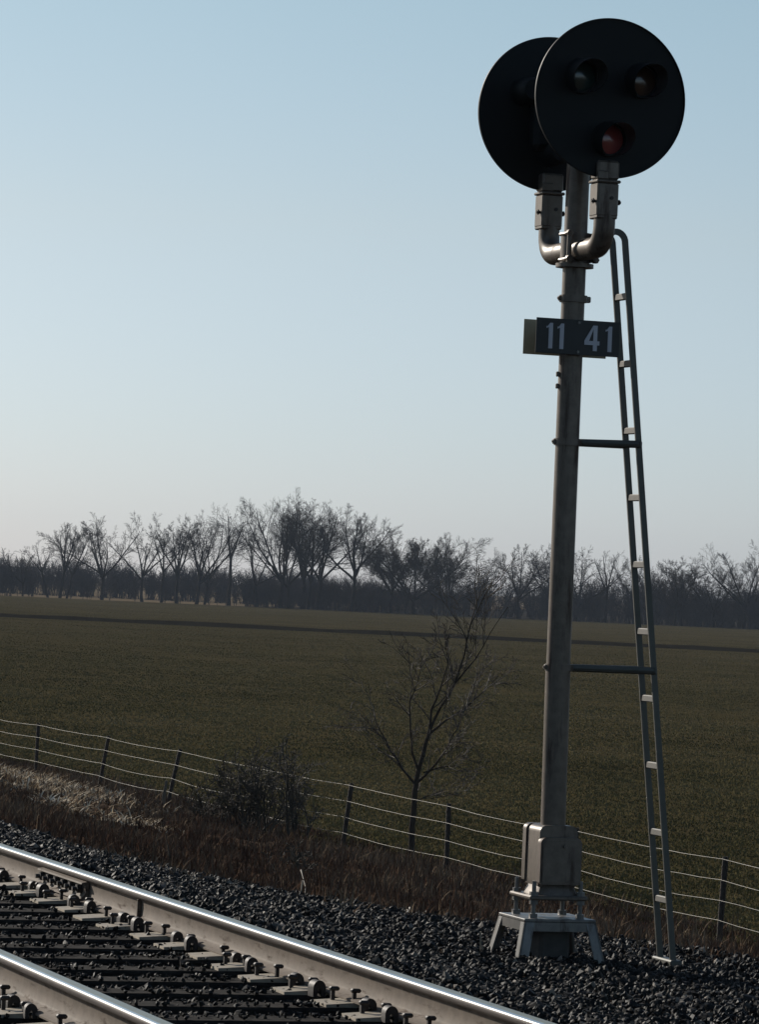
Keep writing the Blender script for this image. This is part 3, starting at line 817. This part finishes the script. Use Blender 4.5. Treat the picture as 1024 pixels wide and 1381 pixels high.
# s along the edge, metres behind it, height, fork height, limb spread, limbs, lean, trunks, density
TREES = [
 (8.0, 3, 10.5, .45, 34, 3, -.28, 1, .6, 'sparse small bare tree leaning left, leftmost of the tree row'),
 (10.4, 2, 14.3, .34, 34, 4, .12, 2, .9, 'bare tree with two trunks leaning right, second from left in the row'),
 (17.8, 3, 15.0, .30, 42, 6, .0, 1, .95, 'wide fan-shaped bare tree, third from left in the row'),
 (25.6, 1, 14.2, .34, 38, 5, -.03, 1, .85, 'bare tree with low spreading limbs, fourth from left in the row'),
 (28.4, 4, 14.8, .40, 24, 3, .02, 1, .75, 'slim upright bare tree, fifth from left in the row'),
 (31.8, 1, 16.3, .33, 30, 5, .0, 1, 1.0, 'stout bare tree with rounded crown, sixth from left in the row'),
 (35.2, 2, 16.6, .28, 30, 5, .10, 2, .9, 'twin-trunked bare tree leaning right, seventh from left in the row'),
 (40.6, 4, 17.4, .55, 22, 3, .0, 1, .7, 'tall thin single-stemmed bare tree left of the big clump'),
 (46.3, 1, 15.0, .30, 46, 4, -.1, 1, .75, 'bare tree with a low limb hooking left at the big clump'),
 (50.3, 2, 19.6, .25, 30, 6, .03, 2, 1.05, 'tallest bare tree of the big clump, at its left'),
 (53.6, 5, 19.0, .30, 26, 5, .02, 1, 1.0, 'tall dense bare tree in the middle of the big clump'),
 (56.6, 2, 19.2, .28, 30, 5, .12, 2, 1.0, 'tall bare tree leaning right in the big clump'),
 (63.0, 2, 18.8, .36, 38, 6, .04, 1, 1.1, 'broad arching bare tree ending the big clump at right'),
 (69.5, 5, 15.0, .25, 42, 6, .0, 1, 1.2, 'dense dark bare tree just right of the big clump'),
 (74.0, 2, 13.6, .22, 48, 7, .03, 2, 1.35, 'low bushy dark bare tree with a rounded top left of the mast'),
 (80.5, 3, 11.6, .22, 44, 6, .0, 2, 1.2, 'short bushy bare tree behind the slender sapling'),
 (91.8, 6, 13.2, .30, 44, 6, .0, 1, 1.0, 'rounded bare tree just left of the signal mast'),
 (97.5, 8, 12.6, .30, 38, 5, .0, 1, 1.0, 'bare tree partly hidden behind the signal mast'),
 (102.3, 6, 13.0, .30, 40, 5, .02, 1, .95, 'bare tree just right of the signal mast'),
 (107.4, 4, 14.0, .40, 26, 3, .03, 1, .55, 'sparse bare tree standing between mast and ladder'),
 (114.0, 7, 11.0, .30, 42, 5, .0, 1, 1.0, 'low bare tree behind the ladder'),
 (119.4, 5, 11.8, .26, 46, 6, .0, 2, 1.1, 'wide low bare tree right of the ladder'),
 (126.0, 7, 11.4, .28, 42, 5, .0, 1, 1.0, 'low bare tree second from the right edge'),
 (131.5, 4, 15.4, .28, 42, 6, .03, 1, 1.0, 'tall rounded bare tree at the right edge of the row'),
 (2.5, 6, 9.0, .3, 40, 5, -.05, 1, .8, 'low bare tree at the left edge of the row'),
]
for k, (s, bk, H_, fk, spd, nl, ln, tr, de, lab) in enumerate(TREES):
    big_tree(edge(s, bk), H_*.93, fk, spd, nl, ln, 100+k*7, lab, de, tr)

# far-off woods behind them, one mass of brush
def brush_template(seed):
    r = random.Random(seed); out = {k: [] for k in range(4)}
    P = dict(seg=[.12, .10, .08, .06], wander=[.15, .2, .22, .25], up=[.06, .05, .02, 0], tip=.3, rmin=.0036,
             kids=[6, 6, 4], start=[.15, .12, .1], ang=[32, 40, 45], len=[.6, .55, .5], rk=[.6, .6, .7])
    for k in range(r.randint(3, 5)):
        az = r.uniform(0, 6.28); tl = r.uniform(.05, .45)
        grow(Vector((r.uniform(-.1, .1), r.uniform(-.1, .1), -.03)), Vector((math.cos(az)*math.sin(tl), math.sin(az)*math.sin(tl), math.cos(tl))), r.uniform(.65, .95), .013, 0, 2, r, out, P)
    S_ = out[0]+out[1]+out[2]
    return np.array([[*s[0], *s[1], s[2], s[3]] for s in S_], float)
TPL = [brush_template(500+k) for k in range(6)]
allA = []
rw = random.Random(77)
def put(s, bk, h):
    x, y = edge(s, bk); z = float(ground_z(x, y)); a = TPL[rw.randrange(6)].copy(); an = rw.uniform(0, 6.28); w_ = h*rw.uniform(.8, 1.2)
    ca, sa = math.cos(an), math.sin(an)
    for o in (0, 3):
        X_, Y_ = a[:, o].copy(), a[:, o+1].copy()
        a[:, o] = (X_*ca-Y_*sa)*w_+x; a[:, o+1] = (X_*sa+Y_*ca)*w_+y; a[:, o+2] = a[:, o+2]*h+z
    a[:, 6:8] *= h; allA.append(a)
for k in range(640):
    s = rw.uniform(-40, 150)
    if s < 44: bk = rw.uniform(55, 110); h = rw.uniform(4.6, 7.4)
    else: bk = rw.uniform(1, 60); h = rw.uniform(3.6, 6.2) if s < 84 else rw.uniform(4.5, 8.2)
    put(s, bk, h)
for k in range(130): put(rw.uniform(38, 150), rw.uniform(-1, 4), rw.uniform(1.5, 4))
for k in range(20): put(rw.uniform(-12, 44), rw.uniform(0, 4), rw.uniform(1, 2.6))
for k in range(14): put(rw.uniform(-14, 6), rw.uniform(0, 10), rw.uniform(3.5, 7))
VA, FA = segs_arrays(np.concatenate(allA), 3)
tag(fast_mesh('distant_woods', VA, FA, M_brush, smooth=True), label='dense bare brush and woodland beyond the far edge of the field', kind='stuff')

# ------------------------------------------------------------------ slender sapling at the fence
tb = Vector((15.5, 59.6, float(ground_z(15.5, 59.6))-.05))
sap = empty('young_tree', tb, 'slender bare young tree behind the fence, left of the signal mast', 'tree')
r = random.Random(5); out = {k: [] for k in range(5)}
lat = Vector((rt0.x, rt0.y, 0)); dep = Vector((fw.x, fw.y, 0)).normalized()
def L3(px, py, dd=0.0): # metres right of and above the foot
    return lat*px+Vector((0, 0, py))+dep*dd
limbs = [  # points (right, up, depth), base radius
 ([(0, 0, 0), (0, .6, 0), (.02, 1.15, 0), (.04, 1.35, 0), (.12, 1.7, .02), (.20, 2.05, .05)], .075),
 ([(.03, 1.25, 0), (-.2, 1.5, .1), (-.38, 1.75, .2), (-.55, 2.05, .25), (-.68, 2.35, .3)], .030),
 ([(.07, 1.45, 0), (-.05, 1.75, -.1), (-.09, 2.1, -.2), (-.12, 2.5, -.2), (.0, 2.85, -.25), (.05, 3.2, -.3)], .030),
 ([(.20, 2.05, .05), (.22, 2.4, .1), (.35, 2.75, .15), (.45, 3.1, .2), (.42, 3.5, .2)], .032),
 ([(.20, 2.05, .05), (.36, 2.45, .0), (.55, 2.8, -.05), (.68, 3.25, -.1), (.75, 3.7, -.1), (.92, 4.1, -.1), (1.10, 4.45, -.15)], .033),
 ([(.20, 2.03, .05), (.45, 2.25, .1), (.75, 2.45, .2), (1.0, 2.7, .25), (1.22, 2.95, .3)], .030),
 ([(.04, 1.28, 0), (.2, 1.45, -.2), (.42, 1.75, -.3), (.5, 1.9, -.35), (.62, 2.15, -.4), (.7, 2.5, -.4)], .030),
 ([(.14, 1.45, -.1), (.4, 1.55, -.2), (.62, 1.58, -.25), (.85, 1.5, -.3)], .018),
 ([(.02, 1.0, 0), (.25, 1.1, .2), (.5, 1.2, .3)], .015),
 ([(.55, 2.8, -.05), (.85, 3.2, -.2), (1.05, 3.6, -.3), (1.3, 4.0, -.3)], .020),
]
Ps = dict(seg=[.2, .16, .12, .1, .1], wander=[.1, .12, .16, .2, .2], up=[0, .05, .05, .04, .02], tip=.3, rmin=.0036,
          kids=[0, 5, 4, 0], start=[0, .2, .15, .1], ang=[35, 32, 38, 40], len=[.5, .5, .5, .5], rk=[.5, .55, .6, .6])
for j, (pl, r0) in enumerate(limbs):
    pts = [tb+L3(*q) for q in pl]
    fine = []
    for i in range(len(pts)-1):
        for s_ in (0, .5): fine.append(pts[i].lerp(pts[i+1], s_)+Vector((r.gauss(0, .008), r.gauss(0, .008), 0))*(1 if s_ else 0))
    fine.append(pts[-1]); n = len(fine)-1
    tip = .55 if j == 0 else .18
    for i in range(n): out[0 if j == 0 else 1].append((fine[i], fine[i+1], max(.005, r0*(1-(1-tip)*i/n)*.72), max(.005, r0*(1-(1-tip)*(i+1)/n)*.72)))
    if j:
        for k in range(9 if len(pl) > 4 else 5):
            i = min(n-1, int(n*(.2+.8*(k+r.random())/9))); dl = (fine[i+1]-fine[i]).normalized(); an = R(r.uniform(18, 50))
            grow(fine[i], (dl*math.cos(an)+rnd_perp(dl, r)*math.sin(an)).normalized(), r.uniform(.4, .95), max(.005, r0*.3), 2, 4, r, out, dict(Ps, kids=[0, 0, 5, 4]))
segs_mesh('trunk', out[0]+out[1], M_bark, 8, sap, tb)
segs_mesh('crown', out[2]+out[3]+out[4], M_sap, 4, sap, tb)

# dark thicket shrub growing through the fence
def shrub(name, pos, h, w_, nst, seed, label, m, cat='shrub', kids=(5, 4, 3), r0=.016, extra=None):
    r = random.Random(seed); b = Vector((pos[0], pos[1], float(ground_z(*pos))-.05)); root = empty(name, b, label, cat)
    out = {k: [] for k in range(4)}
    P = dict(seg=[.16, .12, .1, .08], wander=[.2, .24, .26, .3], up=[.03, .03, .01, -.02], tip=.3, rmin=.0055, kids=list(kids), start=[.15]*3, ang=[35, 42, 45], len=[.55, .55, .5], rk=[.6, .6, .7])
    own0 = []
    for k in range(nst):
        own0 += [k-1]*(len(out[0])-len(own0)); az = r.uniform(0, 6.28); tl = abs(r.gauss(0, 1))*w_/h*.55; tl = min(tl, 1.2)
        grow(b+Vector((r.gauss(0, w_*.13), r.gauss(0, w_*.13), 0)), Vector((math.cos(az)*math.sin(tl), math.sin(az)*math.sin(tl), math.cos(tl))), h*r.uniform(.5, .95)*(1-.25*tl), r0*r.uniform(.6, 1.3), 0, 3, r, out, P)
    own0 += [nst-1]*(len(out[0])-len(own0)); per = {}
    for sg_, own in zip(out[0], own0): per.setdefault(own, []).append(sg_)
    for ss in per.values(): segs_mesh('stem', ss, m, 5, root, b)
    segs_mesh('twigs', out[1]+out[2]+out[3], m, 3, root, b)['kind'] = 'stuff'
    return root, b
sh, b = shrub('brushy_shrub', (14.55, 64.8), 1.55, 1.3, 28, 21, 'dark tangled leafless shrub growing through the fence at the fourth post', M_shrub)
shrub('low_shrub', (13.9, 65.6), .7, .7, 14, 27, 'low dark tangle of brush at the left foot of the big fence shrub', M_shrub, kids=(4, 4, 2))
sh2, b2 = shrub('leaning_shrub', (15.0, 64.0), 1.75, .6, 5, 33, 'thin dark leaning shrub reaching up right of the tangled fence shrub', M_shrub, kids=(5, 5, 4), r0=.024)
shrub('ditch_brush', (9.6, 46.5), .45, .9, 16, 41, 'low dark brush in the hollow between ballast and sapling', M_shrub, kids=(4, 3, 2), r0=.008)

# thin stalks in the verge
def stalk(name, pts, rad, label, m, cat='stalk'):
    x, y = pts[0][:2]; z = float(ground_z(x, y)); mb = MB()
    mb.tube([(p[0], p[1], z+p[2]) for p in pts], rad, 6); return tag(mb.build(name, m), label, cat)
stalk('dead_weed_stalk', [(5.4, 36.6, -.05), (5.37, 36.6, .18), (5.33, 36.6, .36)], [.007, .006, .004], 'single dark upright weed stalk at the ballast edge below the fence', M_shrub)
stalk('bent_reed', [(5.75, 34.0, -.05), (5.80, 34.0, .05), (5.84, 34.0, .10), (5.85, 34.0, .22)], [.004, .004, .004, .008], 'pale bent reed with a bright tip at the verge beside the ballast', M_stalk)
stalk('bent_reed', [(5.85, 33.9, .0), (5.97, 34.3, .16), (6.03, 34.6, .24), (6.05, 34.7, .27)], [.003, .003, .003, .007], 'thin pale reed leaning right of the bright-tipped one', M_stalk)
stalk('dry_stick', [(3.55, 22.9, .0), (3.50, 22.88, .06), (3.49, 22.86, .14)], [.006, .006, .005], 'short pale dry stick upright in the ballast left of the signal base', M_stalk)

# dark stone block left of the ladder foot
zb = float(ground_z(5.4, 25.6)); mb = MB(); mb.box((0, 0, 0), (.24, .16, .13), .03)
o = mb.build('stone_block', mat('dark_stone', (0.035, 0.033, 0.03), 0.9, 0, .4, 9, .6)); o.location = (5.42, 25.7, zb+.05); o.rotation_euler = (.05, .08, .3)
tag(o, 'dark stone block lying behind the foot of the ladder', 'stone')

# ------------------------------------------------------------------ grasses
def blades(name, u, t, hgt, wid, nb, spread, shade, m, label, lie=None):
    n = len(u); z = ground_z(u, t)
    U = np.repeat(u, nb)+rng.normal(0, 1, n*nb)*np.repeat(spread, nb); T = np.repeat(t, nb)+rng.normal(0, 1, n*nb)*np.repeat(spread, nb)
    Zb = ground_z(U, T)-.01
    h = np.repeat(hgt, nb)*rng.uniform(.45, 1.15, n*nb); wd = np.repeat(wid, nb)*rng.uniform(.6, 1.3, n*nb)
    az = rng.uniform(0, 6.283, n*nb); ln = np.abs(rng.normal(.35 if lie is None else lie, .25, n*nb)); ln = np.clip(ln, 0, 1.45)
    dx, dy, dz = np.cos(az)*np.sin(ln), np.sin(az)*np.sin(ln), np.cos(ln)
    pa = az+1.5708+rng.normal(0, .6, n*nb); sx, sy = np.cos(pa), np.sin(pa)
    b = np.stack([U, T, Zb], -1); d = np.stack([dx, dy, dz], -1)*h[:, None]; s = np.stack([sx, sy, sx*0], -1)*wd[:, None]/2
    bend = np.stack([dx, dy, -.5*np.abs(dz)], -1)*h[:, None]*.22
    V = np.stack([b-s, b+s, b+d*.55+s*.8, b+d*.55-s*.8, b+d+bend], 1)
    k = np.arange(n*nb)*5
    Q = np.stack([k, k+1, k+2, k+3], -1)
    Tt = np.stack([k+3, k+2, k+4, k+4], -1)[:, :3]
    tri = np.concatenate([np.stack([k, k+1, k+2], -1), np.stack([k, k+2, k+3], -1), Tt])
    sh_ = np.clip(np.repeat(shade, nb)+rng.normal(0, .08, n*nb), 0, 1)
    o = fast_mesh(name, V.reshape(-1, 3), tri, m, np.repeat(sh_, 5))
    return tag(o, label=label, kind='stuff')
M_weed = attr_mat('verge_weeds', [(0, (0.03, 0.018, 0.013)), (.35, (0.092, 0.052, 0.034)), (.65, (0.12, 0.086, 0.060)), (1, (0.22, 0.165, 0.11))])
u, t = scatter(66000, 2.2, 16.6, 20, 100)
k = in_view(u, t, 2.0) & (u > bench(t)-.35+.4*rng.normal(size=len(u))) & (u > 1.9)
u, t = u[k], t[k]
nz = smoothnoise(u*1.1, t*.6, 8)
k = rng.random(len(u)) < np.clip(.7+.35*nz, .35, 1); u, t, nz = u[k], t[k], nz[k]
px = ((u-CAM.x)*rt0.x+t*rt0.y)/((u-CAM.x)*fw.x+t*fw.y)
k = ~((px < -.057) & (u > 9.3) & (u < 14.7) & (rng.random(len(u)) < .75)); u, t, nz = u[k], t[k], nz[k]
near = np.clip((u-bench(t))/3, 0, 1)
hgt = (.055+.065*near+.075*np.clip(nz, 0, 1))*np.where(np.abs(u-15.2) < .9, 1.35, 1)*np.exp(rng.normal(0, .38, len(u)))*np.interp(u, [6, 10, 15], [1, .85, .75])
blades('verge_weeds', u, t, hgt, .008+.010*np.clip(t/80, 0, 1), 7, .05+.03*near, np.clip(.40+.26*nz+rng.normal(0, .18, len(u))+.5*(rng.random(len(u)) < .05), 0, 1), M_weed, 'reddish brown dead weeds covering the verge between ballast and fence')
k = (rng.random(len(u)) < .05*(.3+np.clip(smoothnoise(u*.9, t*.4, 6), 0, 1.4))) & (near > .25)
blades('tall_dead_weeds', u[k], t[k], rng.uniform(.18, .46, k.sum()), np.full(k.sum(), .010), 4, np.full(k.sum(), .06), np.clip(rng.normal(.35, .2, k.sum()), 0, 1), M_weed, 'taller dead weed stems standing here and there in the verge', lie=.3)
# flattened straw at the left
M_straw = attr_mat('bleached_straw', [(0, (0.15, 0.105, 0.065)), (.5, (0.46, 0.36, 0.24)), (1, (0.75, 0.65, 0.50))])
u, t = scatter(60000, 7.0, 15.0, 50, 92)
k = in_view(u, t, 1.5); u, t = u[k], t[k]
px = ((u-CAM.x)*rt0.x+t*rt0.y)/((u-CAM.x)*fw.x+t*fw.y)     # keeps to the left, thinning out rightwards
msk = np.clip((-0.045-px)/.04, 0, 1)*np.clip((u-9.5)/1.5, 0, 1)*np.clip(.12+1.5*smoothnoise(u*2.0, t*.7, 4), .03, 1)
k = rng.random(len(u)) < msk; u, t = u[k], t[k]
blades('dry_straw', u, t, rng.uniform(.12, .30, len(u)), np.full(len(u), .026), 5, np.full(len(u), .10), np.clip(rng.normal(.5, .32, len(u)), 0, 1), M_straw, 'bleached flattened straw on the verge below the fence at left', lie=1.15)
# winter wheat in the field
M_field = attr_mat('field_grass', [(0, (0.0583, 0.0542, 0.0236)), (.4, (0.1193, 0.1031, 0.0456)), (.75, (0.1881, 0.1531, 0.0765)), (1, (0.3502, 0.2847, 0.1764))])
tt = np.exp(rng.uniform(math.log(40), math.log(660), 150000))
ang = rng.uniform(-.1, .1, len(tt)); dist = tt/np.cos(yaw)
uu = CAM.x+dist*np.sin(yaw+ang*1.0); t2 = dist*np.cos(yaw+ang)
k = uu > 15.3+rng.normal(0, .4, len(uu)); u, t = uu[k], t2[k]
nz = smoothnoise(u*.4, t*.25, 2)
blades('field_grass', u, t, .04+.035*rng.random(len(u)), (.012+.00016*np.minimum(t, 230)), 5, .05+.0012*t, np.clip(.42+.2*nz+rng.normal(0, .07, len(u)), 0, 1), M_field, 'short green-brown winter grass across the field')

# ------------------------------------------------------------------ thin winter haze in the air
mb = MB(); mb.box((250, 520, 11), (2600, 2600, 30))
hz = mb.build('haze', [], smooth=0); hz['kind'] = 'stuff'
hm = bpy.data.materials.new('haze'); hm.use_nodes = True; ht = hm.node_tree; ht.nodes.clear()
ho = ht.nodes.new('ShaderNodeOutputMaterial'); hv = ht.nodes.new('ShaderNodeVolumePrincipled')
hv.inputs['Color'].default_value = (0.72, 0.84, 1.0, 1); hv.inputs['Density'].default_value = 0.000085
ht.links.new(hv.outputs[0], ho.inputs['Volume']); hz.data.materials.append(hm)
